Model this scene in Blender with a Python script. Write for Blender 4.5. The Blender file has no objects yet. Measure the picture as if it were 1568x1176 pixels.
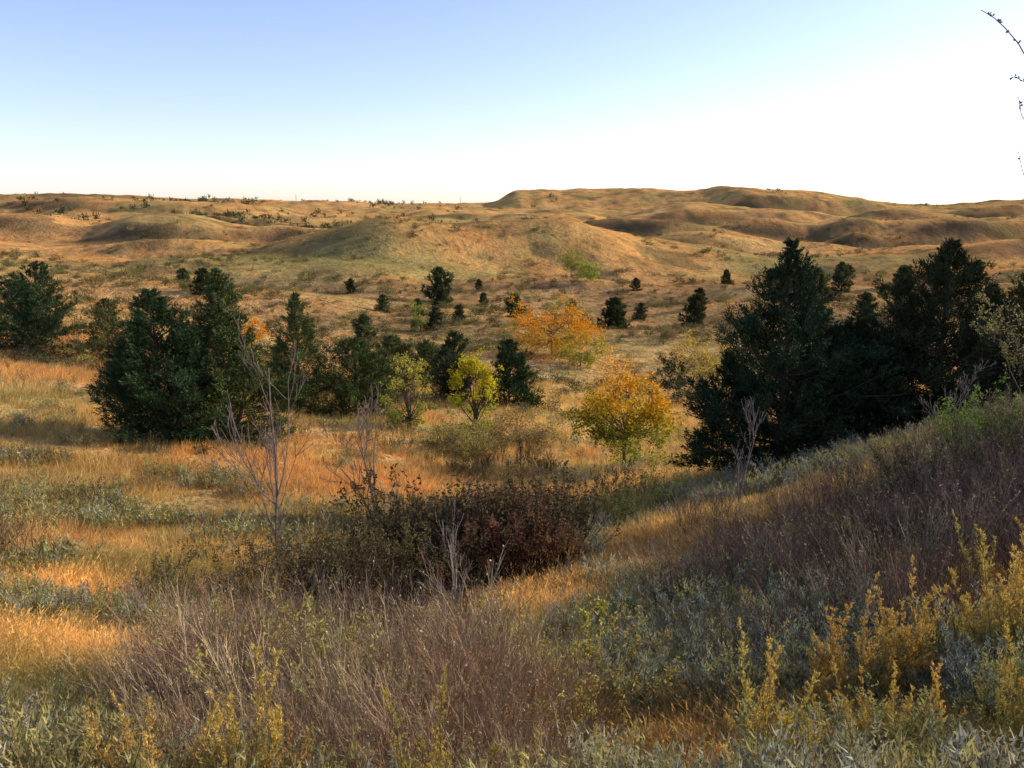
import bpy, math, numpy as np
from mathutils import Vector
RNG=np.random.default_rng(7)
scene=bpy.context.scene

# ------------------------------------------------------------ noise
_perm=np.random.default_rng(11).permutation(256)
_perm=np.concatenate([_perm,_perm,_perm])
_ga=np.random.default_rng(12).uniform(0,2*np.pi,256)
_gx,_gy=np.cos(_ga),np.sin(_ga)
def pn(x,y,s=0):
    x=np.asarray(x,float)+s*17.31; y=np.asarray(y,float)+s*9.73
    xi=np.floor(x); yi=np.floor(y); fx=x-xi; fy=y-yi
    xi=xi.astype(np.int64)&255; yi=yi.astype(np.int64)&255
    u=fx*fx*fx*(fx*(fx*6-15)+10); v=fy*fy*fy*(fy*(fy*6-15)+10)
    def g(i,j,dx,dy):
        h=_perm[_perm[(xi+i)&255]+((yi+j)&255)]
        return _gx[h]*dx+_gy[h]*dy
    a=g(0,0,fx,fy); b=g(1,0,fx-1,fy); c=g(0,1,fx,fy-1); d=g(1,1,fx-1,fy-1)
    return 1.5*((a*(1-u)+b*u)*(1-v)+(c*(1-u)+d*u)*v)
def fbm(x,y,L,o=4,s=0):
    r=0;a=1;n=0
    for i in range(o):
        r=r+a*pn(x/L,y/L,s+i); n+=a; a*=.6; L=L/2
    return r/n*1.6
def sstep(a,b,x):
    t=np.clip((x-a)/(b-a),0,1); return t*t*(3-2*t)

# ------------------------------------------------------------ terrain height
COLS=np.array([-.95,-.577,-.3,0,.3,.577,.95])
T=[(0,  [-1.7,-1.7,-1.7,-1.7,-1.7,-1.6,-1.5]),
   (2,  [-2.5,-2.5,-2.5,-2.5,-2.4,-2.3,-2.2]),
   (4,  [-3.3,-3.3,-3.3,-3.4,-3.3,-3.1,-2.8]),
   (7,  [-4.3,-4.4,-4.6,-4.8,-4.5,-4.0,-3.3]),
   (12, [-5.2,-5.6,-6.2,-6.4,-5.4,-4.3,-3.2]),
   (18, [-6.0,-6.6,-7.4,-7.8,-6.2,-4.5,-3.0]),
   (25, [-6.4,-7.4,-8.2,-9.3,-7.4,-5.6,-3.4]),
   (35, [-7.0,-8.2,-9.2,-11.0,-10.2,-8.3,-5.0]),
   (50, [-7.0,-8.8,-11.0,-12.8,-13.0,-11.0,-7.0]),
   (75, [-7.0,-9.5,-13.0,-15.2,-15.6,-13.0,-9.0]),
   (110,[-8.0,-11.0,-16.0,-17.7,-17.5,-15.2,-11.0]),
   (160,[-9.0,-12.5,-18.0,-20.0,-18.5,-16.0,-12.0]),
   (230,[-10.,-14.0,-19.5,-22.0,-20.5,-16.5,-12.0]),
   (350,[-10.,-14.5,-20.0,-21.5,-19.5,-16.0,-12.0]),
   (430,[-9.,-14.0,-18.5,-20.0,-18.0,-15.5,-12.0]),
   (550,[-5.,-9.0,-13.0,-15.5,-14.0,-12.0,-10.0]),
   (800,[0.,-4.0,-7.0,-11.0,-9.0,-10.0,-8.0]),
   (1200,[8.,10.0,8.0,6.0,4.0,-4.0,-3.0]),
   (1800,[20.,22.0,15.0,11.0,7.0,-1.0,0.0]),
   (3000,[20.,20.0,13.0,8.0,5.0,2.0,0.0]),
   (7000,[0.,0,0,0,0,0,0])]
_ys=np.array([t[0] for t in T],float); _zt=np.array([t[1] for t in T],float)
_ly=np.log(_ys+3.0)
GL=np.linspace(_ly[0],_ly[-1],420); GA=np.linspace(-.95,.95,121)
_t1=np.array([np.interp(GL,_ly,_zt[:,j]) for j in range(7)]).T
_t2=np.array([np.interp(GA,COLS,_t1[i]) for i in range(len(GL))])
def blur(a,s,ax):
    k=np.exp(-.5*(np.arange(-3*s,3*s+1)/s)**2); k/=k.sum()
    p=[(0,0),(0,0)]; p[ax]=(3*s,3*s); b=np.pad(a,p,mode='edge')
    return np.apply_along_axis(lambda m:np.convolve(m,k,'valid'),ax,b)
_tab=blur(blur(_t2,4,0),6,1)
# (x, y, height, s_left, s_right, s_near, s_far)
HILLS=[(-42,300,15.5,36,34,26,80),(22,318,13,22,40,22,80),(-8,306,3,30,30,24,60),
       (-178,430,9.5,14,46,8,60),(46,430,9,12,50,8,60),(124,440,9.5,13,46,8,60),(166,415,9,14,36,8,55),(220,430,10,14,50,8,60),(-104,435,6,16,40,8,60),
       (-260,450,8,20,50,10,60),(290,440,9,20,60,11,70),
       (285,1040,24,30,120,30,160),(-380,760,13,34,120,17,120),(-60,760,9,30,100,14,100),(150,760,11,26,90,14,90),(430,820,13,30,120,18,120),(620,1050,16,50,140,36,150),(-600,1000,13,40,140,34,150),(-210,640,8,20,80,12,70),(270,640,9,20,80,12,70),(20,640,6,20,70,12,70),
       (-330,380,6,30,80,16,70),(75,375,5.5,13,36,8,45),(-150,370,6,20,50,10,50),(170,300,5.5,15,50,9,50),(-110,230,4,14,40,8,40),(60,210,3,11,30,7,30),(5,225,2.5,12,22,7,24),(-75,150,3,11,30,7,30),(45,140,2.4,8,24,6,22)]
def height(x,y):
    x=np.asarray(x,float); y=np.asarray(y,float)
    ye=np.maximum(y,np.abs(x)/.95); ye=np.maximum(ye,1e-3)
    a=np.clip(x/np.maximum(ye,3.0),-.95,.95)
    gi=np.clip((np.log(ye+3)-GL[0])/(GL[1]-GL[0]),0,len(GL)-1.001); gj=np.clip((a+.95)/(GA[1]-GA[0]),0,len(GA)-1.001)
    i=gi.astype(int); j=gj.astype(int); fi=gi-i; fj=gj-j
    z=(_tab[i,j]*(1-fi)+_tab[i+1,j]*fi)*(1-fj)+(_tab[i,j+1]*(1-fi)+_tab[i+1,j+1]*fi)*fj
    wk=sstep(100,300,ye)
    wx=x+10*wk*pn(x/50,y/50,80); wy=y+8*wk*pn(x/50,y/50,81)
    for hx,hy,hh,s1,s2,s3,s4 in HILLS:
        dx=wx-hx; dy=wy-hy
        sx=np.where(dx<0,s1,s2); sy=np.where(dy<0,s3,s4)
        z=z+hh*np.exp(-.5*((dx/sx)**2+(dy/sy)**2))
    m=sstep(-35,10,x)*(1-sstep(160,260,x))*sstep(1130,1230,y)*(1-sstep(1500,1700,y)); z=z+m*18
    m=sstep(-160,0,x)*(1-sstep(120,200,x))*sstep(1180,1300,y)*(1-sstep(1500,1700,y)); z=z+m*7
    m=sstep(120,240,x)*(1-sstep(395,520,x))*sstep(1100,1250,y)*(1-sstep(1500,1700,y)); z=z+m*16
    for k,(L,am) in enumerate([(420,.022),(200,.035),(95,.06),(45,.05),(22,.034),(10,.022),(4.5,.02),(2,.02),(.9,.02)]):
        w=sstep(1.0*L,3.2*L,ye+1.5)*(1-.55*sstep(1000,1300,ye)*(L>90))
        n=pn(x/L,y/L,30+k)
        if L in(95,45): n=.6*n+.7*(np.abs(pn(x/L,y/L,50+k))-.25)   # eroded draws
        z=z+w*am*L*n
    w=sstep(60,160,ye); z=z+w*.4*np.abs(pn(x/7,y/7,60))+sstep(250,600,ye)*1.0*np.abs(pn(x/22,y/26,61))
    return z
def hz(x,y): return float(height(np.array([x]),np.array([y]))[0])

# ------------------------------------------------------------ ground colour by place
GOLD=np.array([.74,.51,.18]); ORG=np.array([.56,.295,.10]); OLI=np.array([.28,.245,.08])
GRY=np.array([.33,.31,.15]); BRN=np.array([.25,.16,.085]); TAN=np.array([.60,.42,.165]); SHADE_BRUSH=np.array([.085,.062,.038])  # last one: dark brush tone, also used to paint shade on hills
def mix(a,b,t): t=np.asarray(t)[...,None]; return a*(1-t)+b*t
PATCH=[(-4.9,10,1.6,.8,GOLD,1),(-6.6,13.4,1.6,.7,GOLD,1),(-5.0,17.8,1.6,.8,GOLD,1),(.1,18,1.1,1.6,GOLD,1),(2.4,21,2.0,1.2,GOLD,1),(4.3,19.3,2.0,1.0,GOLD,1),
       (.1,13.6,1.0,1.4,GOLD,.9),(5,62,5,10,GOLD,.5),(1.5,70,6,5,GOLD,.5),(-9,29,6,3.5,ORG,.8),(-4,34,4,4,ORG,.4),(-33,70,12,16,ORG,.8),(-20,52,8,4,ORG,.4),
       (-4.5,6.3,2.5,1.2,GRY,.8),(2.2,10.5,2.0,2.4,GRY,.8),(-13,20,5,3,GRY,.4),(-8,11.7,3,.6,GRY,.8),(12,27,5,2,GRY,.8),(8,22,3,1.5,GRY,.7),(-16,26,4,2,OLI,.5),(7,14,4,3,BRN,.7),(4.5,6,2.5,1.2,OLI,.6),
       (3,95,14,8,ORG,.4),(-60,130,30,30,ORG,.8),(55,150,30,16,ORG,.4),(-60,255,38,26,OLI,.75),(-45,205,34,16,BRN,.7),(40,205,40,18,BRN,.6),(90,240,40,20,SHADE_BRUSH,.5),  # dark last entry paints the shadow band across the right valley
       (-178,419,30,8,SHADE_BRUSH,.97),(44,419,28,8,SHADE_BRUSH,.97),(120,429,28,8,SHADE_BRUSH,.97),(160,404,26,8,SHADE_BRUSH,.95),(212,419,30,8,SHADE_BRUSH,.95),(285,428,34,9,SHADE_BRUSH,.9),(-255,440,34,8,SHADE_BRUSH,.85),(-108,425,18,7,SHADE_BRUSH,.85),(70,366,14,6,SHADE_BRUSH,.85),(265,1005,55,26,SHADE_BRUSH,.9),  # shade on the steep far hill faces, painted into the ground colour
       (-470,980,60,26,SHADE_BRUSH,.7),(-390,738,60,14,SHADE_BRUSH,.85),(-70,744,40,10,SHADE_BRUSH,.6),(140,744,40,10,SHADE_BRUSH,.75),(420,798,50,14,SHADE_BRUSH,.85),(-215,625,36,10,SHADE_BRUSH,.75),(262,625,36,10,SHADE_BRUSH,.75),(-62,280,22,10,SHADE_BRUSH,.6),(-20,150,22,10,SHADE_BRUSH,.5),(60,130,30,14,SHADE_BRUSH,.5),(165,290,30,8,SHADE_BRUSH,.6)]  # mostly hill shade painted dark; also a tree belt and valley brush
def gcol(x,y):
    ye=np.maximum(y,np.abs(x)/.95)+.01
    n1=fbm(x,y,9,4,3); n2=fbm(x,y,2.2,3,8); n3=fbm(x,y,60,5,14); n4=fbm(x,y,260,4,20)
    far=sstep(60,260,ye)
    c=np.ones(x.shape+(3,))*TAN
    c=mix(c,np.array(ORG),sstep(-.1,.5,n1)*.65)
    c=mix(c,np.array(OLI),sstep(.0,.6,-n1)*.75)
    c=mix(c,np.array(GRY),sstep(.15,.6,n2)*.45)
    c=mix(c,np.array(BRN),sstep(.2,.6,-n2)*.6)
    f=np.ones(x.shape+(3,))*np.array([.68,.335,.105])
    f=mix(f,np.array([.46,.35,.11]),sstep(-.05,.4,n3)*.7)
    f=mix(f,np.array([.76,.48,.17]),sstep(.1,.6,-n3)*.6)
    f=mix(f,np.array([.30,.25,.085]),sstep(.05,.4,n4)*.5)
    f=mix(f,np.array([.16,.12,.055]),sstep(.12,.5,fbm(x,y,25,4,40))*.7)
    c=mix(c,f,far)
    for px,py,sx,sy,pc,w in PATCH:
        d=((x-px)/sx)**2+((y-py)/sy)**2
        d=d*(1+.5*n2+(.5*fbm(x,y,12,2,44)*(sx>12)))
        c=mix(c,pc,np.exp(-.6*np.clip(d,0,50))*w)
    return c

# ------------------------------------------------------------ mesh helpers
def new_mesh(name,V,F,C=None,mi=None,mats=(),smooth=False):
    V=np.ascontiguousarray(V,dtype=np.float32); F=np.ascontiguousarray(F,dtype=np.int32)
    me=bpy.data.meshes.new(name); k=F.shape[1]
    me.vertices.add(len(V)); me.vertices.foreach_set('co',V.ravel())
    me.loops.add(F.size); me.loops.foreach_set('vertex_index',F.ravel())
    me.polygons.add(len(F)); me.polygons.foreach_set('loop_start',np.arange(0,F.size,k,dtype=np.int32))
    try: me.polygons.foreach_set('loop_total',np.full(len(F),k,dtype=np.int32))
    except Exception: pass
    if mi is not None: me.polygons.foreach_set('material_index',np.asarray(mi,dtype=np.int32))
    me.polygons.foreach_set('use_smooth',np.full(len(F),smooth))
    if C is not None:
        at=me.attributes.new('Col','FLOAT_COLOR','POINT')
        cc=np.ones((len(V),4),dtype=np.float32); cc[:,:3]=C; at.data.foreach_set('color',cc.ravel())
    for m in mats: me.materials.append(m)
    me.update(calc_edges=True)
    return me
def link(o): scene.collection.objects.link(o); return o

class MB:
    def __init__(s): s.V=[];s.F=[];s.C=[];s.M=[];s.n=0
    def add(s,V,F,C,m):
        s.V.append(V);s.F.append(F+s.n);s.C.append(C);s.M.append(np.full(len(F),m));s.n+=len(V)
    def tubes(s,P,R,col,sides=3,m=0):
        P=np.asarray(P,float);R=np.asarray(R,float)
        if len(P)==0:return
        N,K,_=P.shape
        Tn=np.gradient(P,axis=1); Tn/=(np.linalg.norm(Tn,axis=2,keepdims=True)+1e-9)
        ref=np.zeros((N,1,3)); mt=np.abs(Tn[:,:1,2])>.8; ref[...,2]=~mt; ref[...,0]=mt
        U=np.cross(Tn,ref); U/=np.linalg.norm(U,axis=2,keepdims=True)+1e-9
        W=np.cross(Tn,U)
        an=np.arange(sides)*2*np.pi/sides
        V=P[:,:,None,:]+R[:,:,None,None]*(np.cos(an)[:,None]*U[:,:,None,:]+np.sin(an)[:,None]*W[:,:,None,:])
        idx=np.arange(N*K*sides).reshape(N,K,sides)
        if sides==2: a=idx[:,:-1,:1]; b=idx[:,:-1,1:]; c=idx[:,1:,:1]; d=idx[:,1:,1:]
        else: a=idx[:,:-1,:]; b=np.roll(idx,-1,axis=2)[:,:-1,:]; c=idx[:,1:,:]; d=np.roll(idx,-1,axis=2)[:,1:,:]
        F=np.concatenate([np.stack([a,b,d],-1).reshape(-1,3),np.stack([a,d,c],-1).reshape(-1,3)])
        col=np.asarray(col,float)
        C=np.broadcast_to(col if col.ndim==1 else col[:,None,None,:],(N,K,sides,3)).reshape(-1,3)
        s.add(V.reshape(-1,3),F,C,m)
    def leaves(s,P,D,L,W,col,rng,m=1,diamond=False):
        P=np.asarray(P,float); N=len(P)
        if N==0:return
        D=D/(np.linalg.norm(D,axis=1,keepdims=True)+1e-9)
        S=np.cross(D,rng.normal(size=(N,3))); S/=np.linalg.norm(S,axis=1,keepdims=True)+1e-9
        L=np.broadcast_to(L,(N,))[:,None]; W=np.broadcast_to(W,(N,))[:,None]
        if diamond:
            V=np.stack([P,P+D*L*.5+S*W*.5,P+D*L,P+D*L*.5-S*W*.5],1)
            i=np.arange(N)[:,None]*4
            F=np.concatenate([i+np.array([0,1,2]),i+np.array([0,2,3])]); k=4
        else:
            V=np.stack([P+S*W*.5,P-S*W*.5,P+D*L],1); F=np.arange(N*3).reshape(-1,3); k=3
        C=np.repeat(np.broadcast_to(col,(N,3)),k,0)
        s.add(V.reshape(-1,3),F,C,m)
    def raw(s,norm_h=None):
        V=np.concatenate(s.V)
        if norm_h: V=V*(norm_h/V[:,2].max())
        return V.astype(np.float32),np.concatenate(s.F).astype(np.int32),np.concatenate(s.C).astype(np.float32),np.concatenate(s.M).astype(np.int32)
    def obj(s,name,mats,norm_h=None):
        V,F,C,M=s.raw(norm_h)
        return bpy.data.objects.new(name,new_mesh(name,V,F,C,M,mats))

# ------------------------------------------------------------ materials
def mat_plain(name,trans=.0,var=.25,tcol=(1,1,1),noise=True):
    m=bpy.data.materials.new(name); m.use_nodes=True; nt=m.node_tree; nt.nodes.clear()
    N=nt.nodes.new; Lk=nt.links.new
    out=N('ShaderNodeOutputMaterial'); at=N('ShaderNodeAttribute'); at.attribute_name='Col'
    col=at.outputs['Color']
    if noise:
        tc=N('ShaderNodeTexCoord'); nz=N('ShaderNodeTexNoise'); nz.inputs['Scale'].default_value=9; nz.inputs['Detail'].default_value=1
        Lk(tc.outputs['Object'],nz.inputs['Vector'])
        mr=N('ShaderNodeMapRange'); mr.inputs['From Min'].default_value=.3; mr.inputs['From Max'].default_value=.7
        mr.inputs['To Min'].default_value=1-var; mr.inputs['To Max'].default_value=1+var; Lk(nz.outputs['Fac'],mr.inputs['Value'])
        vm=N('ShaderNodeVectorMath'); vm.operation='SCALE'; Lk(col,vm.inputs[0]); Lk(mr.outputs[0],vm.inputs['Scale'])
        col=vm.outputs[0]
    d=N('ShaderNodeBsdfDiffuse'); Lk(col,d.inputs['Color']); sh=d.outputs[0]
    if trans>0:
        t=N('ShaderNodeBsdfTranslucent'); tm=N('ShaderNodeVectorMath'); tm.operation='MULTIPLY'; tm.inputs[1].default_value=tcol
        Lk(col,tm.inputs[0]); Lk(tm.outputs[0],t.inputs['Color'])
        mm=N('ShaderNodeMixShader'); mm.inputs[0].default_value=trans; Lk(sh,mm.inputs[1]); Lk(t.outputs[0],mm.inputs[2]); sh=mm.outputs[0]
    Lk(sh,out.inputs['Surface']); return m
M_bark=mat_plain('bark'); M_needle=mat_plain('cedar_needles',noise=False); M_leaf=mat_plain('autumn_leaves',.45,tcol=(1.4,1.3,.7),noise=False)
M_ibark=mat_plain('shrub_twigs',noise=False); M_ileaf=mat_plain('shrub_leaves',.25,tcol=(1.3,1.2,.8),noise=False); M_grass=mat_plain('dry_grass',.38,tcol=(1.25,1.1,.8),noise=False)

def mat_ground():
    m=bpy.data.materials.new('prairie_ground'); m.use_nodes=True; nt=m.node_tree; nt.nodes.clear()
    N=nt.nodes.new; Lk=nt.links.new
    out=N('ShaderNodeOutputMaterial'); d=N('ShaderNodeBsdfDiffuse'); at=N('ShaderNodeAttribute'); at.attribute_name='Col'
    tc=N('ShaderNodeTexCoord')
    def noise(sc,det,lo,hi,a,b,ro=.65):
        n=N('ShaderNodeTexNoise'); n.inputs['Scale'].default_value=sc; n.inputs['Detail'].default_value=det; n.inputs['Roughness'].default_value=ro
        Lk(tc.outputs['Object'],n.inputs['Vector'])
        r=N('ShaderNodeMapRange'); r.inputs['From Min'].default_value=lo; r.inputs['From Max'].default_value=hi
        r.inputs['To Min'].default_value=a; r.inputs['To Max'].default_value=b; Lk(n.outputs['Fac'],r.inputs['Value']); return n,r
    n1,r1=noise(.08,6,.35,.65,.75,1.2)
    n3,r3=noise(.22,5,.54,.66,0,.7,.75)
    v=N('ShaderNodeVectorMath'); v.operation='SCALE'; Lk(at.outputs['Color'],v.inputs[0]); Lk(r1.outputs[0],v.inputs['Scale'])
    mx=N('ShaderNodeMix'); mx.data_type='RGBA'; Lk(r3.outputs[0],mx.inputs[0]); Lk(v.outputs[0],mx.inputs[6]); mx.inputs[7].default_value=(.12,.095,.048,1)
    Lk(mx.outputs[2],d.inputs['Color'])
    b=N('ShaderNodeBump'); b.inputs['Strength'].default_value=.8; b.inputs['Distance'].default_value=1.2
    nb,rb=noise(.5,4,0,1,0,1,.7); Lk(rb.outputs[0],b.inputs['Height']); Lk(b.outputs[0],d.inputs['Normal'])
    Lk(d.outputs[0],out.inputs['Surface']); return m

# ------------------------------------------------------------ terrain sheet
th=np.concatenate([np.linspace(-180,-46,60,endpoint=False),np.linspace(-46,46,560,endpoint=False),np.linspace(46,180,61)])*np.pi/180
rr=np.concatenate([[0.02],np.exp(np.linspace(np.log(.6),np.log(60),300,endpoint=False)),np.exp(np.linspace(np.log(60),np.log(2000),460,endpoint=False)),np.exp(np.linspace(np.log(2000),np.log(7000),30))])
TH,RR=np.meshgrid(th,rr); X=np.sin(TH)*RR; Y=np.cos(TH)*RR; Z=height(X,Y)
nr,ntn=X.shape; idx=np.arange(nr*ntn).reshape(nr,ntn)
F=np.stack([idx[:-1,:-1],idx[:-1,1:],idx[1:,1:],idx[1:,:-1]],-1).reshape(-1,4)
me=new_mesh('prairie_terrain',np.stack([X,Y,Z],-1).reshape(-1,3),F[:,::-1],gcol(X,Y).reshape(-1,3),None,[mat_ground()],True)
link(bpy.data.objects.new('prairie_terrain',me))

# ------------------------------------------------------------ masses of plants, each grown into one mesh
def scatter(name,x,y,protos,scale,tint,rng,tilt=.12,sink=.03,zs=None,mats=None):
    n=len(x); z=height(x,y)-sink; mats=mats or [M_ibark,M_ileaf]
    scale=np.broadcast_to(scale,(n,)); zs=np.broadcast_to(1. if zs is None else zs,(n,))
    pick=rng.integers(0,len(protos),n); rz=rng.uniform(0,6.283,n); tx=rng.normal(0,tilt,n); ty=rng.normal(0,tilt,n)
    tint=np.broadcast_to(tint,(n,3)).astype(np.float32)
    VV=[];FF=[];CC=[];MM=[];off=0
    for p,(V,F,C,M) in enumerate(protos):
        k=np.where(pick==p)[0]
        if len(k)==0: continue
        c,s=np.cos(rz[k])[:,None],np.sin(rz[k])[:,None]
        X=V[None,:,0]*c-V[None,:,1]*s; Y=V[None,:,0]*s+V[None,:,1]*c; Zz=V[None,:,2]*zs[k][:,None]
        X=X+Zz*tx[k][:,None]; Y=Y+Zz*ty[k][:,None]
        S=scale[k][:,None]
        W=np.stack([X*S+x[k][:,None],Y*S+y[k][:,None],Zz*S+z[k][:,None]],-1).astype(np.float32)
        VV.append(W.reshape(-1,3)); FF.append((F[None]+(np.arange(len(k),dtype=np.int32)*len(V))[:,None,None]).reshape(-1,3)+off)
        CC.append((C[None]*tint[k][:,None,:]).reshape(-1,3)); MM.append(np.tile(M,len(k))); off+=len(k)*len(V)
    me=new_mesh(name,np.concatenate(VV),np.concatenate(FF),np.concatenate(CC),np.concatenate(MM),mats)
    return link(bpy.data.objects.new(name,me))

def p_grass(seed,n,rad,h,w,lean=.35,simple=False):
    r=np.random.default_rng(seed); b=MB()
    an=r.uniform(0,6.283,n); rd=rad*np.sqrt(r.uniform(0,1,n)); P0=np.stack([np.cos(an)*rd,np.sin(an)*rd,np.full(n,-.04)],-1)
    hh=h*r.uniform(.5,1.1,n); le=r.normal(0,lean,(n,2))*hh[:,None]+P0[:,:2]*.8
    P1=P0+np.stack([le[:,0]*.3,le[:,1]*.3,hh*.55],-1); P2=P0+np.stack([le[:,0],le[:,1],hh*(1-.25*np.minimum(1,np.hypot(le[:,0],le[:,1])/hh))],-1)
    S=np.stack([np.cos(an*7),np.sin(an*7),np.zeros(n)],-1)*w*.5*r.uniform(.6,1.3,n)[:,None]
    c=r.uniform(.7,1.25,(n,1))*np.stack([np.ones(n),r.uniform(.9,1.06,n),r.uniform(.75,1.1,n)],-1)
    if simple:
        V=np.stack([P0-S,P0+S,P2],1); b.add(V.reshape(-1,3),np.arange(3*n).reshape(-1,3),np.repeat(c,3,0),0); return b.raw()
    V=np.stack([P0-S,P0+S,P1-S*.8,P1+S*.8,P2],1); i=np.arange(n)[:,None]*5
    F=np.concatenate([i+np.array([0,1,3]),i+np.array([0,3,2]),i+np.array([2,3,4])])
    b.add(V.reshape(-1,3),F,np.repeat(c,5,0),0)
    k=n//8; D=P2[:k]-P1[:k]; D[:,2]+=.05
    for q in range(3): b.leaves(P2[:k]-D*(.12*q),D+r.normal(0,.03,(k,3)),h*.13,w*1.6,c[:k]*np.array([1.15,1.05,.95]),r,m=0)
    return b.raw()
def p_sage(seed,n=12,h=.42,nl=36,ls=.034,spread=.2):
    r=np.random.default_rng(seed); b=MB(); P=[]
    for i in range(n):
        a=r.uniform(0,6.28); d=np.array([math.cos(a),math.sin(a),0])*r.uniform(.2,1)*spread; hh=h*r.uniform(.5,1.1)
        t=np.linspace(0,1,4)[:,None]; P.append(d*.3+d*t*1.2+np.array([0,0,hh])*t**.9+r.normal(0,.012,(4,3)))
    P=np.array(P); b.tubes(P,np.tile([.005,.004,.003,.002],(n,1)),[.6,.5,.42],2,0)
    s=r.uniform(.25,1.0,(n,nl)); k=s*3; i0=np.minimum(k.astype(int),2); f=(k-i0)[...,None]
    ii=np.arange(n)[:,None]; Q=P[ii,i0]*(1-f)+P[ii,i0+1]*f; Q=(Q+r.normal(0,.015,Q.shape)).reshape(-1,3)
    D=r.normal(0,.6,Q.shape); D[:,2]=np.abs(D[:,2])+.5
    b.leaves(Q,D,ls*r.uniform(.7,1.5,len(Q)),ls*.36,r.uniform(.75,1.25,(len(Q),1))*np.ones(3),r,m=1)
    return b.raw()
def p_plume(seed,n=7,h=1.0):
    r=np.random.default_rng(seed); b=MB(); P=[]
    for i in range(n):
        a=r.uniform(0,6.28); d=np.array([math.cos(a),math.sin(a),0])*r.uniform(.05,.32); hh=h*r.uniform(.5,1.15)
        t=np.linspace(0,1,5)[:,None]; P.append(d*.3+d*t**1.5+np.array([0,0,hh])*t+r.normal(0,.018,(5,3)))
    P=np.array(P); b.tubes(P,np.tile([.006,.005,.004,.003,.002],(n,1)),[.5,.4,.35],3,0)
    Q=[];D=[]
    for i in range(n):
        for j in range(26):
            s=r.uniform(.38,1)**.9; k=s*4; i0=min(int(k),3); q=P[i,i0]*(1-k+i0)+P[i,i0+1]*(k-i0)
            a=r.uniform(0,6.28); L=.085*(1.12-s)*r.uniform(.5,1.4)+.012; o=np.array([math.cos(a)*.8,math.sin(a)*.8,1.3])
            for w in range(13): Q.append(q+o*L*r.random()+r.normal(0,.005,3)); D.append(o+r.normal(0,.5,3))
    Q=np.array(Q);D=np.array(D); b.leaves(Q,D,.022*r.uniform(.6,1.4,len(Q)),.011,r.uniform(.75,1.25,(len(Q),1))*np.array([1.1,1.0,.85]),r,m=1)
    s=r.uniform(.1,.6,(n,60)); k=s*4; i0=np.minimum(k.astype(int),3); f=(k-i0)[...,None]; ii=np.arange(n)[:,None]
    Q=(P[ii,i0]*(1-f)+P[ii,i0+1]*f).reshape(-1,3)+r.normal(0,.02,(n*60,3)); D=r.normal(0,.5,Q.shape); D[:,2]=np.abs(D[:,2])+.4
    b.leaves(Q,D,.05*r.uniform(.6,1.3,len(Q)),.011,r.uniform(.7,1.2,(len(Q),1))*np.array([.7,.85,.8]),r,m=1)
    return b.raw()
def grow(p,d,L,r0,lvl,maxl,out,rng,nch=(3,5),up=.15,wob=.12,ang=.6,taper=.35,K=5):
    pts=[p.copy()]; dd=d.copy(); dirs=[dd.copy()]
    for i in range(K-1):
        dd=dd+rng.normal(0,wob,3)+np.array([0,0,up*.25]); dd/=np.linalg.norm(dd); pts.append(pts[-1]+dd*L/(K-1)); dirs.append(dd.copy())
    out.append((np.array(pts),np.linspace(r0,r0*taper,K),lvl))
    if lvl>=maxl: return
    for c in range(rng.integers(nch[0],nch[1]+1)):
        s=rng.uniform(.25,1); k=min(int(s*(K-1)),K-2); f=s*(K-1)-k
        q=pts[k]*(1-f)+pts[k+1]*f
        nd=dirs[k]+rng.normal(0,ang,3); nd[2]+=up; nd/=np.linalg.norm(nd)
        grow(q,nd,L*rng.uniform(.4,.68)*(1.15-.6*s),max(r0*(1-s*(1-taper))*.62,.0016),lvl+1,maxl,out,rng,nch,up,wob,ang,taper,K)
def p_twig(seed,stems=22,h=1.3,nl=120,lsz=.04,spread=.5,r0=.007,maxl=2,nch=(3,5),wob=.1,barkc=(1,1,1)):
    r=np.random.default_rng(seed); b=MB(); out=[]
    for i in range(stems):
        a=r.uniform(0,6.28); d=np.array([math.cos(a)*spread*r.uniform(.1,1),math.sin(a)*spread*r.uniform(.1,1),1.]); d/=np.linalg.norm(d)
        grow(np.array([d[0]*.3,d[1]*.3,-.05]),d,h*r.uniform(.6,1.0),r0*r.uniform(.7,1.1),0,maxl,out,r,nch,.3,wob,.33,.4,4)
    for lv in range(maxl+1):
        P=np.array([o[0] for o in out if o[2]==lv]); R=np.array([o[1] for o in out if o[2]==lv])
        if lv>=1: P=P[:,[0,2,3]]; R=R[:,[0,2,3]]*1.15
        cc=r.uniform(.6,1.4,(len(P),1))*np.array(barkc)
        b.tubes(P,R,cc,3 if lv==0 else 2,0)
    if nl:
        P=np.array([o[0] for o in out if o[2]>=1]); ii=r.integers(0,len(P),nl); k=r.integers(1,4,nl); Q=P[ii,k]
        D=r.normal(0,.6,(nl,3)); D[:,2]+=.2
        b.leaves(Q,D,lsz*r.uniform(.6,1.3,nl),lsz*.5,r.uniform(.7,1.3,(nl,1))*np.ones(3),r,m=1,diamond=True)
    return b.raw(h*1.08)
def p_bush(seed,n=420,sz=.13,h=.8):
    r=np.random.default_rng(seed); b=MB()
    cl=r.normal(0,.32,(9,3)); cl[:,2]=np.abs(cl[:,2])*h+.25
    Q=cl[r.integers(0,9,n)]+r.normal(0,.17,(n,3)); Q[:,2]=np.abs(Q[:,2])
    D=Q-np.array([0,0,.1])+r.normal(0,.4,Q.shape)
    b.leaves(Q,D,sz*r.uniform(.6,1.4,n),sz*.5,r.uniform(.65,1.3,(n,1))*np.ones(3),r,m=1)
    P=np.array([[[0,0,-.05],c*.5,c] for c in cl]); b.tubes(P,np.tile([.02,.012,.005],(9,1)),[.4,.3,.25],2,0)
    return b.raw()

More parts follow.
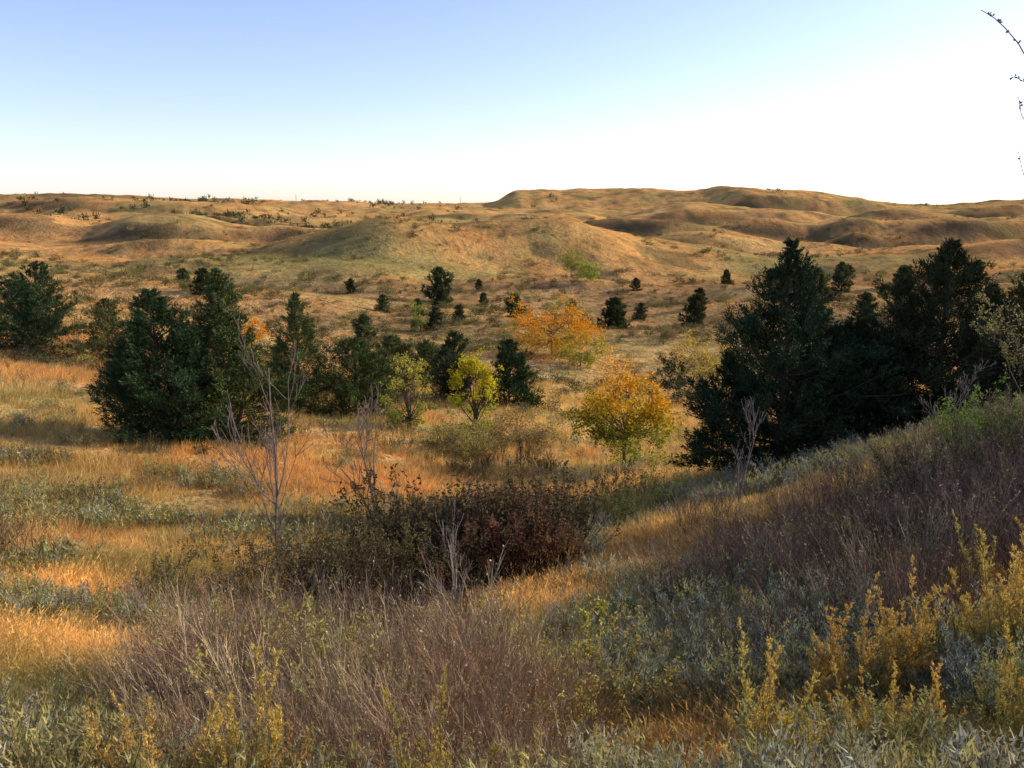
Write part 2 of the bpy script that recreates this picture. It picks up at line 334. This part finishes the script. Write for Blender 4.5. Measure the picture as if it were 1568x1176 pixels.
# ------------------------------------------------------------ trees
def cedar(name,seed,H,R,nb=130,m=24,c=(.05,.075,.03),pw=.8,gap=.35,p0=6,p1=50,ll=.12,low=.02,lean=(0,0),dens=9,scrag=0,raw=False,sub=()):
    r=np.random.default_rng(seed); b=MB(); c=np.array(c)
    ph=r.uniform(0,6.28,4); BP=[];BR=[];SP=[];SD=[];ST=[];SK=[]
    # main leader plus optional side leaders: (dx,dy,height,radius,branches)
    for (ox,oy,HH,RR_,NB) in [(0,0,H,R,nb)]+list(sub):
        tz=np.linspace(0,1,9); bend=np.minimum(tz*3,1)
        tp=np.stack([ox*bend+r.normal(0,.03,9)*HH*.1,oy*bend+r.normal(0,.03,9)*HH*.1,tz*HH-.15],-1)
        b.tubes(tp[None],np.linspace(HH*.02,HH*.002,9)[None],[.13,.09,.065],6,0)
        for i in range(NB):
            t=(i+.5)/NB; hh=low+(.985-low)*t**1.05
            base=np.array([np.interp(hh,tz,tp[:,k]) for k in range(3)])
            az=i*2.39996+r.normal(0,.4)
            prof=(1-hh)**pw*min(1,(hh+.14)/.2)*1.0+.012
            lob=1+gap*(.6*math.sin(2*az+ph[0]+3*hh)+.5*math.sin(3*az+ph[1]-7*hh)+.6*math.sin(11*hh+ph[2]+az))
            L=max(.06,RR_*prof*lob*r.uniform(.65,1.12)*(1+scrag*(r.random()<.2)))
            pt=math.radians(p0+(p1-p0)*hh+r.normal(0,7)-14*(hh<.12)); o=np.array([math.cos(az),math.sin(az),0])
            s=np.linspace(0,1,5)[:,None]
            rise=min(L*math.tan(min(pt,1.1))*.8,(1-hh)*HH*.45)
            bp=base+o*L*s+np.array([0,0,1])*(rise*s+ min(.16*L,.1+(1-hh)*HH*.1)*s**2)
            bp[1:]+=r.normal(0,.035*L,(4,3)); bp[:,2]=np.maximum(bp[:,2],.05)
            BP.append(bp);BR.append(np.linspace(.008+.012*L,.004,5))
            ns=int(4+L*dens*1.25); ss=r.uniform(.12,1,ns)**.6; k=np.minimum((ss*4).astype(int),3); f=(ss*4-k)[:,None]
            q=bp[k]*(1-f)+bp[k+1]*f; dr=(bp[4]-bp[0])/(np.linalg.norm(bp[4]-bp[0])+1e-6)
            lat=r.normal(0,1,(ns,3))*np.array([1,1,.8]); w=np.minimum((.03+.18*L*(1.15-ss))[:,None],.42)
            q=q+lat*w*.7; SP.append(q); SD.append(dr*.9+lat*.6+np.array([0,0,.5])); ST.append(np.full(ns,r.uniform(.7,1.3))); SK.append(np.full(ns,.45 if hh>.87 else (.7 if hh>.7 else 1.)))
    b.tubes(np.array(BP),np.array(BR),[.11,.075,.055],3,0)
    SP=np.concatenate(SP);SD=np.concatenate(SD);SD/=np.linalg.norm(SD,axis=1,keepdims=True);ST=np.concatenate(ST)*r.uniform(.7,1.3,len(SP)); SK=np.repeat(np.concatenate(SK),m)[:,None]
    n=len(SP); u=r.uniform(-.08,.28,(n*m,1)); Q=np.repeat(SP,m,0)+np.repeat(SD,m,0)*u*SK+r.normal(0,1,(n*m,3))*SK*(.055-.11*np.maximum(u,0))
    D=np.repeat(SD,m,0)+r.normal(0,.45,(n*m,3)); Q[:,2]=np.maximum(Q[:,2],.02)
    col=c*np.repeat(ST,m)[:,None]*r.uniform(.75,1.25,(n*m,1))*np.stack([r.uniform(.85,1.25,n*m),np.ones(n*m),r.uniform(.8,1.1,n*m)],-1)
    b.leaves(Q,D,ll*r.uniform(.6,1.3,n*m)*(.6+.4*SK[:,0]),ll*.28,col,r,m=1)
    if raw: return b.raw()
    return b.obj(name,[M_bark,M_needle])

def decid(name,seed,H,R,cols,ncl=22,nl=300,ls=.11,zc=.62,th=.35,flat=.75,trunk=.09):
    r=np.random.default_rng(seed); b=MB(); fork=np.array([r.normal(0,.1),r.normal(0,.1),H*th])
    tp=np.linspace([0,0,-.15],fork,5); tp[1:4]+=r.normal(0,.04,(3,3)); b.tubes(tp[None],np.linspace(trunk,trunk*.7,5)[None],[.12,.095,.075],7,0)
    P=[];Rr=[];lo,hi,acc=[np.array(c) for c in cols]
    for i in range(ncl):
        u=r.normal(size=3); u/=np.linalg.norm(u); rad=r.uniform(.45,1)**.5
        c=np.array([u[0]*R*rad,u[1]*R*rad,H*zc+u[2]*H*(1-zc)*flat*1.15*rad]); c[2]=min(max(c[2],H*.13),H*.93)
        s=np.linspace(0,1,5)[:,None]; st=tp[3]+(fork-tp[3])*r.uniform(0,1)+np.array([0,0,H*.25*r.random()*(c[2]>H*.6)])
        pp=st+(c-st)*s+np.array([0,0,-.12*R])*np.sin(s*np.pi)*r.uniform(-.5,1); P.append(pp);Rr.append(np.linspace(trunk*.42,.008,5))
        cr=R*r.uniform(.18,.32)
        for k in range(5):
            v=r.normal(size=3); v/=np.linalg.norm(v); e=c+v*cr; q=pp[3]; P.append(q+(e-q)*s); Rr.append(np.linspace(.012,.004,5))
        n=int(nl*r.uniform(.5,1.2)*(cr/(R*.25))**2); v=r.normal(0,.55,(n,3))*np.array([1,1,.75]); Q=c+v*cr
        sub=r.normal(0,.75,(6,3))*cr; Q=np.where(r.random((n,1))<.4,Q,c+sub[r.integers(0,6,n)]+r.normal(0,.22,(n,3))*cr)
        hf=np.clip((Q[:,2]/H-.38)/.35+r.normal(0,.15,n)+r.normal(0,.12),0,1)[:,None]
        col=lo*(1-hf)+hi*hf; col=np.where(r.random((n,1))<.18,acc,col)*r.uniform(.7,1.25,(n,1))*r.uniform(.85,1.15)
        D=r.normal(0,.6,(n,3)); D[:,2]-=.2; b.leaves(Q,D,ls*r.uniform(.7,1.3,n),ls*.75,col,r,m=1,diamond=True)
    b.tubes(np.array(P),np.array(Rr),[.12,.095,.075],3,0)
    return b.obj(name,[M_bark,M_leaf])

def bare(name,seed,H,stems=1,r0=.03,maxl=3,nch=(4,6),ang=.5,col=(.20,.165,.14),spread=.25,up=.3,nl=0,lcol=(.3,.2,.08),first=None,rmin=.004):
    r=np.random.default_rng(seed); b=MB(); out=[]
    for i in range(stems):
        d=np.array([r.normal(0,spread),r.normal(0,spread),1.]) if first is None else np.array(first[i]); d/=np.linalg.norm(d)
        grow(np.array([0,0,-.1]),d,H*(1 if i==0 else r.uniform(.6,.95)),r0,0,maxl,out,r,nch,up,.08,ang,.25,6)
    P=np.array([o[0] for o in out]);R=np.array([o[1] for o in out]); b.tubes(P,np.maximum(R,rmin),np.array(col)*r.uniform(.8,1.25,(len(P),1)),4,0)
    if nl:
        ii=r.integers(0,len(P),nl); Q=P[ii,r.integers(2,6,nl)]; D=r.normal(0,.6,(nl,3)); b.leaves(Q,D,.06*r.uniform(.6,1.3,nl),.035,np.array(lcol)*r.uniform(.7,1.3,(nl,1)),r,m=1,diamond=True)
    return b.obj(name,[M_bark,M_leaf],H)
def put(o,x,y,rot=0,sink=0.,s=1.):
    z=hz(x,y); o.location=(x,y,z-sink); o.rotation_euler=(0,0,rot); o.scale=(s,s,s); return link(o)

DK=(.045,.08,.034); MD=(.08,.115,.04); OL=(.12,.135,.048)
put(cedar('cedar_tree',1,6.0,2.9,nb=150,m=20,c=DK,pw=.85,gap=.2,dens=10,sub=[(1.0,.2,4.7,1.8,50),(-1.2,-.2,4.1,1.9,50)]),-13.4,33,0)
put(cedar('cedar_tree',2,7.1,2.7,nb=160,m=20,c=MD,pw=.9,gap=.22,sub=[(.8,0,5.4,1.7,50)]),-11.4,34.5,0)
put(cedar('cedar_tree',3,7.0,2.6,nb=140,m=18,c=MD,pw=.95,gap=.3,sub=[(-1.0,0,4.6,1.5,40)]),-12.0,49,0)
put(cedar('cedar_tree',4,4.8,2.7,nb=110,m=18,c=MD,pw=.65,gap=.25,sub=[(1.2,0,4.0,1.6,40)]),-9.0,50,0)
put(cedar('cedar_tree',5,4.6,2.2,nb=80,m=14,c=OL,pw=.7,gap=.3,ll=.16,sub=[(1,0,3.9,1.3,30)]),-8.8,64,0)
put(cedar('cedar_tree',6,4.2,2.2,nb=80,m=14,c=MD,pw=.7,gap=.3,ll=.16),-6.9,70,.5)
put(cedar('cedar_tree',7,5.2,2.0,nb=100,m=14,c=(.06,.08,.036),pw=.75,gap=.35,ll=.16,sub=[(-.8,0,4.2,1.2,30)]),-4.1,62,0)
put(cedar('cedar_tree',8,4.9,2.4,nb=100,m=14,c=DK,pw=.75,gap=.3,ll=.16,sub=[(.9,0,3.6,1.4,30)]),-.2,61,0)
put(cedar('cedar_tree',9,6.2,3.0,nb=80,m=12,c=DK,pw=.75,gap=.35,ll=.2,sub=[(-1.4,0,5,1.8,40)]),-39,73,0)
put(cedar('cedar_tree',10,5.2,3.0,nb=80,m=12,c=DK,pw=.6,gap=.3,ll=.18,sub=[(1.5,0,4.4,1.8,40)]),-35.0,62,0)
put(cedar('cedar_tree',11,4.8,2.5,nb=80,m=12,c=OL,pw=.8,gap=.35,ll=.18),-28.5,62,.5)
put(cedar('cedar_tree',12,3.8,2.0,nb=70,m=12,c=OL,pw=.7,gap=.35,ll=.2),-25,75,.5)
put(cedar('cedar_tree',21,6.9,3.8,nb=180,m=20,c=(.034,.055,.027),pw=1.35,gap=.35,p0=8,p1=42,scrag=.35,dens=8,sub=[(1.5,.3,4.3,2.2,60),(-1.7,0,3.6,2.3,70)]),8.0,25.6,0)
put(cedar('cedar_tree',22,6.0,3.1,nb=150,m=20,c=(.042,.055,.026),pw=.95,gap=.25,sub=[(-1.3,0,4.8,1.9,60),(1.4,0,4.7,2.0,60)]),13.2,27.0,0)
put(cedar('cedar_tree',23,4.3,3.0,nb=140,m=20,c=(.036,.052,.026),pw=.8,gap=.3,sub=[(1.0,0,3.9,1.8,50)]),10.7,27.5,0)
put(cedar('cedar_tree',24,4.6,2.5,nb=110,m=18,c=(.06,.07,.03),pw=.8,gap=.3),16.4,28,2.0)
put(cedar('cedar_tree',25,5.5,2.8,nb=80,m=12,c=DK,pw=.8,gap=.3,ll=.2),44,80,2.0)
OG=((.17,.23,.03),(.60,.27,.02),(.48,.34,.03)); OO=((.52,.31,.035),(.62,.25,.02),(.56,.33,.035)); LG=((.13,.18,.04),(.22,.25,.05),(.3,.25,.05))
put(decid('autumn_tree',31,5.0,2.0,OG,ncl=36,nl=300,zc=.52),4.9,37.5,0)
put(decid('autumn_tree',32,4.1,1.2,((.34,.36,.04),(.56,.48,.04),(.28,.30,.03)),ncl=30,nl=240,zc=.46,th=.15,flat=.95),-2.0,46,0)
put(decid('autumn_tree',33,4.0,1.3,((.34,.34,.09),(.44,.40,.10),(.34,.32,.07)),ncl=28,nl=140,zc=.46,th=.15,flat=.95),-5.5,46,0)
put(decid('autumn_tree',34,5.0,4.4,OO,ncl=44,nl=240,ls=.17,flat=.8,zc=.55),4.4,98,0)
put(decid('autumn_tree',35,4.0,2.6,((.28,.27,.05),(.46,.34,.05),(.28,.3,.05)),ncl=20,nl=180,ls=.17,zc=.5),7.2,92,0)
put(decid('autumn_tree',36,7.0,3.6,LG,ncl=22,nl=120,ls=.26),15.8,235,0)
put(decid('autumn_tree',37,5.5,3.0,((.28,.33,.08),(.34,.36,.08),(.24,.28,.06)),ncl=22,nl=160,ls=.26,zc=.5,th=.2),19.5,222,0)
put(decid('autumn_tree',38,6.0,4.6,((.18,.18,.07),(.24,.22,.08),(.3,.26,.07)),ncl=24,nl=130,ls=.24,zc=.5,th=.2),9.5,150,0)
put(decid('autumn_tree',39,4.5,3.2,((.28,.24,.06),(.46,.33,.06),(.34,.24,.06)),ncl=18,nl=160,ls=.18,zc=.5,th=.2),18.5,85,0)
put(decid('autumn_tree',40,3.6,1.6,OO,ncl=14,nl=120,ls=.18),-28,95,0)
put(decid('autumn_tree',43,4.5,2.0,((.22,.25,.07),(.3,.3,.08),(.2,.24,.06)),ncl=16,nl=120,ls=.22,zc=.5,th=.2),-14.5,140,0)
put(decid('shrub',41,1.9,1.9,((.24,.18,.10),(.36,.25,.12),(.18,.17,.08)),ncl=30,nl=260,ls=.08,zc=.4,th=.1,trunk=.03),.4,45,0)
put(decid('shrub',42,1.4,1.9,((.22,.20,.08),(.30,.26,.11),(.18,.18,.08)),ncl=30,nl=260,ls=.08,zc=.4,th=.1,trunk=.03),-2.6,41,0)
put(bare('bare_sapling',51,5.2,1,.05,3,(3,5),.42,up=.3,first=[(.02,0,1)],col=(.20,.15,.12),rmin=.006),-4.5,16.2,0)
put(bare('bare_sapling',58,3.6,2,.03,2,(4,6),.5,up=.3,col=(.18,.135,.11),spread=.12,rmin=.006),-4.7,17.4,0)
put(bare('bare_sapling',52,4.0,3,.045,3,(3,5),.52,spread=.3,col=(.20,.155,.125),rmin=.006),-3.5,22.5,0)
put(bare('bare_sapling',53,2.6,2,.03,3,(4,6),.45,col=(.17,.14,.13),spread=.12),5.2,19.5,0)
put(bare('bare_sapling',54,1.0,2,.012,2,(3,5),.5),-4.9,10.9,0)
put(bare('bare_sapling',55,2.2,3,.025,3,(4,6),.45,col=(.20,.17,.14),spread=.2),11.2,22.5,0)
put(bare('bare_sapling',56,3.6,6,.03,3,(5,7),.5,col=(.14,.11,.085),spread=.35,nl=7000,lcol=(.26,.25,.12)),12.4,20.5,0)
put(bare('bare_sapling',57,1.6,2,.03,3,(3,5),.5,col=(.06,.05,.045),spread=.15),.4,36,0)
put(bare('bare_sapling',59,1.9,4,.03,2,(4,6),.5,col=(.22,.19,.17),spread=.4),-.9,14.2,0)

# tall whip-like tree standing just right of view, its twig tips lean into it
def whip():
    r=np.random.default_rng(5); b=MB()
    gx,gy=3.5,5.2; gz=hz(gx,gy)
    def path(pts,r0,r1):
        pts=np.array(pts,float); K=8; s=np.linspace(0,1,len(pts)); u=np.linspace(0,1,K)
        P=np.stack([np.interp(u,s,pts[:,k]) for k in range(3)],-1); P[1:-1]+=r.normal(0,.008,(K-2,3)); return P,np.linspace(r0,r1,K)
    L=[path([(gx,gy,gz-.1),(3.5,5.2,-1.8),(3.4,5.2,-.4),(3.15,5.15,.55)],.03,.008),
       path([(3.22,5.17,.35),(2.95,5.1,.66),(2.79,5.1,.86),(2.67,5.1,1.0),(2.54,5.1,1.07)],.005,.0022),
       path([(3.4,5.2,-.3),(3.1,5.1,.2),(2.88,5.1,.42),(2.79,5.1,.62)],.005,.002),
       path([(3.45,5.2,-.7),(3.1,5.1,-.1),(2.9,5.1,.1),(2.82,5.1,.33)],.005,.002),
       path([(2.95,5.1,.62),(2.86,5.12,.68),(2.79,5.12,.74),(2.74,5.12,.72)],.003,.0018),
       path([(3.5,5.2,-1.0),(3.9,5.3,-.1),(4.0,5.3,.8),(3.9,5.3,1.6)],.015,.003)]
    b.tubes(np.array([l[0] for l in L]),np.array([l[1] for l in L]),[.22,.16,.16],5,0)
    for P,_ in L[1:]:
        for k in range(9):
            s=r.uniform(.35,1)*7; i=min(int(s),6); q=P[i]+(P[i+1]-P[i])*(s-i)
            b.leaves(np.repeat(q[None],3,0),r.normal(0,1,(3,3))+(0,0,.5),.022,.011,np.array([[.2,.12,.11]]),r,m=0,diamond=True)
    link(b.obj('twiggy_tree',[M_bark,M_leaf]))
whip()

# ------------------------------------------------------------ masses
def sample(n,y0,y1,amax=.72,pad=1.0,r=RNG,pw=1.0):
    u=r.uniform(0,1,n)**pw; y=np.exp(np.log(y0)+u*(np.log(y1)-np.log(y0))); x=r.uniform(-1,1,n)*(amax*y+pad); return x,y
def inell(x,y,E):
    m=np.zeros(len(x),bool)
    for px,py,sx,sy in E: m|=((x-px)/sx)**2+((y-py)/sy)**2<1
    return m
def blob(cx,cy,sx,sy,n):
    a=RNG.uniform(0,6.28,n); q=np.sqrt(RNG.random(n)); return cx+np.cos(a)*q*sx, cy+np.sin(a)*q*sy
THK=[(-1.3,6.7,1.9,1.7),(-.9,5.4,1.3,.8)]; DARK=[(-.9,17.2,2.6,1.9),(-2.4,14.4,2.2,.9)]
def rt(n,c,v=.18,r=RNG): return np.array(c)*r.uniform(1-v,1+v,(n,1))*r.uniform(.93,1.07,(n,3))
G=[p_grass(100+i,55,.16,.42,.010) for i in range(4)]
x,y=sample(18000,2.8,17,pw=.85); k=~inell(x,y,THK+DARK)&(RNG.random(len(x))<np.clip(y/11,.35,1)); x,y=x[k],y[k]
c=gcol(x,y)*1.25*RNG.uniform(.7,1.25,(len(x),1)); hgt=.85+.6*pn(x/3,y/3,5)
scatter('prairie_grass',x,y,G,hgt*np.clip(.8+y/50,.8,1.2),c,RNG,zs=RNG.uniform(.6,1.05,len(x)),mats=[M_grass])
G1=[p_grass(110+i,28,.24,.46,.022,.33,True) for i in range(4)]
x,y=sample(24000,16,80); k=~inell(x,y,THK+DARK); x,y=x[k],y[k]
c=gcol(x,y)*1.25*RNG.uniform(.7,1.25,(len(x),1)); hgt=.85+.6*pn(x/3,y/3,5)
scatter('meadow_grass',x,y,G1,hgt*np.clip(.8+y/60,.8,1.9),c,RNG,zs=RNG.uniform(.6,1.05,len(x)),mats=[M_grass])
G2=[p_grass(120+i,16,.5,.5,.08,.3,True) for i in range(3)]
x,y=sample(24000,65,420); c=gcol(x,y)*1.2*RNG.uniform(.8,1.2,(len(x),1))
scatter('distant_grass',x,y,G2,np.clip(.8+y/220,.8,2.2),c,RNG,zs=RNG.uniform(.35,.65,len(x)),mats=[M_grass])
SG=[(2.2,10.3,2.0,3.0),(-7,11.7,3.5,.7),(10,23,5,2.2),(-13,20,5,2.5)]
def sagepts(n,a,b_):
    x,y=sample(n,a,b_); w=fbm(x,y,5,3,50)+RNG.uniform(-.25,.25,len(x))
    k=((w>.32)|(inell(x,y,SG)&(RNG.random(len(x))<.6)))&~inell(x,y,THK+DARK); return x[k],y[k]
def sagecol(x): 
    n=len(x); return mix(rt(n,(.34,.345,.25),.28),rt(n,(.34,.30,.12),.28),(RNG.random(n)<np.where(x>.5,.35,.78)).astype(float))
x,y=sagepts(7500,3.2,13); scatter('sagebrush',x,y,[p_sage(140+i) for i in range(4)],RNG.uniform(.7,1.45,len(x)),sagecol(x),RNG)
x,y=sagepts(7000,13,50); scatter('meadow_sagebrush',x,y,[p_sage(145+i,9,.45,15,.07,.25) for i in range(3)],RNG.uniform(.7,1.3,len(x)),sagecol(x),RNG)
TW=[p_twig(160+i,stems=18,h=1.2,nl=110,lsz=.03,spread=.66,r0=.0065,wob=.2) for i in range(5)]
y=RNG.uniform(4.4,8.5,200); x=y*RNG.uniform(-.48,.07,200)
hs=(.72+.45*sstep(4.5,7.5,y))*(1-.35*sstep(.3,.5,np.abs(x/y+.2)/.55))*RNG.uniform(.72,1.18,len(x))
scatter('plum_thicket',x,y,TW,hs,mix(rt(len(x),(.30,.185,.11)),rt(len(x),(.50,.38,.21)),RNG.random(len(x))**1.4),RNG,tilt=.16)
LF=[p_twig(170+i,stems=12,h=1.0,nl=600,lsz=.045,spread=.75,r0=.007,nch=(2,4),wob=.16,barkc=(.6,.5,.5)) for i in range(3)]
xs=[];ys=[];ss=[];tt=[]
for (cx,cy,sx,sy,n,s,c) in [(-1.7,8.7,2.4,.5,26,1.05,(.40,.37,.08)),(-1.2,7.2,2.0,1.2,12,1.1,(.38,.34,.10)),(-.9,17.6,2.5,1.6,42,1.75,(.11,.09,.05)),(-.5,16.3,1.6,.8,12,1.7,(.15,.08,.05)),(-2.8,14.6,2.2,1.0,26,1.25,(.15,.12,.06)),(-4.8,13.2,1.8,.7,14,.8,(.17,.15,.07)),
      (2.2,21.5,2.2,1.4,16,1.0,(.2,.21,.07)),(1.6,25,3,1.5,16,1.1,(.19,.18,.08)),(8.6,16.2,.8,.6,4,1.3,(.14,.20,.05)),(8.5,14.0,3.0,2.4,26,1.1,(.10,.095,.05)),(3.6,5.4,2.2,.9,34,.55,(.30,.31,.12)),(1.3,4.8,1.6,.5,16,.5,(.28,.27,.12)),
      (-14.8,26,2,1,7,.8,(.19,.18,.09)),(-8,21,2.5,1.2,5,.8,(.16,.14,.09)),(4.6,12.8,1.5,1.2,6,.6,(.3,.32,.08)),(-9,40,6,2,12,1.0,(.2,.17,.08)),(-3.8,5.6,.9,.9,16,.5,(.32,.30,.13)),(-.8,36,3,1.2,12,1.0,(.12,.11,.06)),(-1,40,5,1.5,14,1.0,(.16,.14,.07))]:
    u,v=blob(cx,cy,sx,sy,n); xs.append(u);ys.append(v);ss.append(s*RNG.uniform(.7,1.2,n));tt.append(rt(n,c,.25))
scatter('leafy_shrubs',np.concatenate(xs),np.concatenate(ys),LF,np.concatenate(ss),np.concatenate(tt),RNG)
BR=[p_twig(180+i,stems=14,h=.8,nl=70,lsz=.03,spread=.85,r0=.006,nch=(2,4),wob=.22) for i in range(3)]
xs=[];ys=[]
for (cx,cy,sx,sy,n) in [(5.4,12.4,3.2,2.7,240),(8.3,12,2.6,3.4,160),(-1.5,20,3,1.6,20),(7,17.5,4,1.6,50),(-9,15.5,3,1.6,10),(10,17,3,3,60),(-2,24,5,2,16),(4.5,8.5,2.4,1.2,40),(-2.8,12.6,2.6,.9,36)]:
    u,v=blob(cx,cy,sx,sy,n); xs.append(u);ys.append(v)
x=np.concatenate(xs);y=np.concatenate(ys); scatter('bare_brush',x,y,BR,RNG.uniform(.55,1.45,len(x)),mix(rt(len(x),(.17,.115,.08),.3),rt(len(x),(.32,.24,.15),.2),(RNG.random(len(x))<.22).astype(float)),RNG)
PL=[p_plume(190+i) for i in range(4)]
xs=[];ys=[];ss=[]
for (cx,cy,sx,sy,n,s) in [(4.15,7.0,.22,.3,6,1.2),(3.4,7.0,.25,.3,5,1.05),(2.7,6.9,.12,.2,2,1.1),(3.6,5.3,1.6,.6,16,.7),(1.0,4.6,.8,.3,6,.6),(-1.95,4.3,.2,.2,3,.95),(-1.35,4.3,.15,.2,3,.95),(-.4,4.3,.25,.2,3,.8),(-2.6,4.6,.2,.2,2,.8),(1.8,5.6,.15,.2,2,.9),(6.5,9,1.5,1.0,8,.8)]:
    u,v=blob(cx,cy,sx,sy,n); xs.append(u);ys.append(v);ss.append(s*RNG.uniform(.8,1.15,n))
x=np.concatenate(xs);y=np.concatenate(ys); scatter('goldenrod',x,y,PL,np.concatenate(ss),rt(len(x),(.52,.42,.14),.2),RNG)
BU=[p_bush(200+i,200,.17) for i in range(4)]
x,y=sample(11000,55,620,.8); w=fbm(x,y,40,3,70)+RNG.uniform(-.3,.3,len(x))+.5*np.exp(-((y-165)/70)**2); k=w>.25; x,y=x[k],y[k]
pick=RNG.random(len(x))[:,None]
c=np.where(pick<.5,np.array([[.11,.11,.05]]),np.where(pick<.8,np.array([[.18,.14,.075]]),np.array([[.27,.24,.08]])))*RNG.uniform(.7,1.3,(len(x),1))
scatter('scrub_bushes',x,y,BU,RNG.uniform(.5,1.4,len(x))*np.clip(.7+y/300,.8,1.9),c,RNG,zs=RNG.uniform(.5,.9,len(x)))
x,y=sample(700,24,60,.75); k=fbm(x,y,12,2,90)>.1; x,y=x[k],y[k]
scatter('low_scrub',x,y,[p_bush(210+i,520,.07) for i in range(2)],RNG.uniform(.3,.7,len(x)),rt(len(x),(.2,.18,.09),.35),RNG)
CD=[cedar('',220+i,4.5,2.0,nb=60,m=9,c=(1,1,1),pw=.7,gap=.25,ll=.4,dens=5,raw=True) for i in range(3)]
x0=[-15.5,28-10,.5,17.5,31,-20,60,66,76,80,88,92,104,115,-9,24,36,42,-14,-17,-52,-70,47,52,120,-12,-24,-6,12,70,-38,-8,30,54,98]
y0=[190,152,165,150,150,120,190,192,205,190,200,210,215,225,150,165,170,120,175,160,150,190,100,130,230,140,165,185,178,240,210,215,215,225,260]
s0=[1.7,1.1,1.0,1.3,1.2,.9,1.7,1.9,1.5,1.1,1.5,1.2,1.4,1.2,.7,.7,.8,.9,.9,.7,1,1,.8,1,1.2,.8,.7,.6,.7,1.1,.8,.6,.7,.9,1.0]
scatter('valley_cedars',np.array(x0,float),np.array(y0,float),CD,np.array(s0),rt(len(x0),(.07,.09,.045),.3),RNG,tilt=.03)
n=7000; x,y=sample(n,480,1900,.7,pw=.8); w=fbm(x,y,160,3,120)+.3*(x<-.12*y)-.25*(x>0)+RNG.uniform(-.2,.2,n); k=w>.42; x,y=x[k],y[k]
sc=RNG.uniform(.25,1,len(x))**2*3.2+.6
scatter('distant_cedars',x,y,[p_bush(230+i,70,.4,1.2) for i in range(4)],sc,rt(len(x),(.08,.09,.045),.35),RNG,tilt=.03,zs=RNG.uniform(.8,1.4,len(x)))

# ------------------------------------------------------------ two far masts
def mast(x,y,h):
    b=MB(); w=h*.02; c=[(w,w),(-w,w),(-w,-w),(w,-w)]; P=[]
    for cx,cy in c: P.append([[cx,cy,-1],[cx*.6,cy*.6,h*.5],[cx*.2,cy*.2,h]])
    for k in range(14):
        z=h*k/14; z2=h*(k+1)/14; f=1-.8*k/14; f2=1-.8*(k+1)/14
        for i in range(4):
            a=c[i]; d=c[(i+1)%4]; P.append([[a[0]*f,a[1]*f,z],[(a[0]*f+d[0]*f2)/2,(a[1]*f+d[1]*f2)/2,(z+z2)/2],[d[0]*f2,d[1]*f2,z2]])
    P=np.array(P,float); b.tubes(P,np.full(P.shape[:2],.18),[.35,.33,.33],4,0)
    put(b.obj('radio_mast',[M_bark]),x,y)
mast(-405,1700,20); mast(-100,1750,20)

# ------------------------------------------------------------ light, sky, camera
EL,AZ=math.radians(21),math.radians(71)
S=Vector((math.cos(EL)*math.sin(AZ),math.cos(EL)*math.cos(AZ),math.sin(EL)))
sd=bpy.data.lights.new('sun','SUN'); sd.energy=5.0; sd.angle=math.radians(.5); sd.color=(1,.89,.69)
so=link(bpy.data.objects.new('sun',sd)); so.rotation_euler=(-S).to_track_quat('-Z','Y').to_euler(); so.location=S*200
w=bpy.data.worlds.new('World'); scene.world=w; w.use_nodes=True; nt=w.node_tree
bg=nt.nodes['Background']; sk=nt.nodes.new('ShaderNodeTexSky'); sk.sky_type='NISHITA'; sk.sun_disc=False; sk.sun_elevation=EL; sk.sun_rotation=AZ
sk.air_density=.8; sk.dust_density=.6; sk.ozone_density=2.0
gv=nt.nodes.new('ShaderNodeVectorMath'); gv.operation='MULTIPLY'; gv.inputs[1].default_value=(2.1,1.8,1.95)
nt.links.new(sk.outputs[0],gv.inputs[0]); nt.links.new(gv.outputs[0],bg.inputs[0]); bg.inputs[1].default_value=.13
cd=bpy.data.cameras.new('camera'); cd.sensor_width=36; cd.lens=31.2; cd.clip_end=20000; cd.clip_start=.05
co=link(bpy.data.objects.new('camera',cd)); co.location=(0,0,0); co.rotation_euler=(math.radians(79),0,0); scene.camera=co
scene.view_settings.view_transform='Standard'; scene.view_settings.look='None'; scene.view_settings.exposure=0
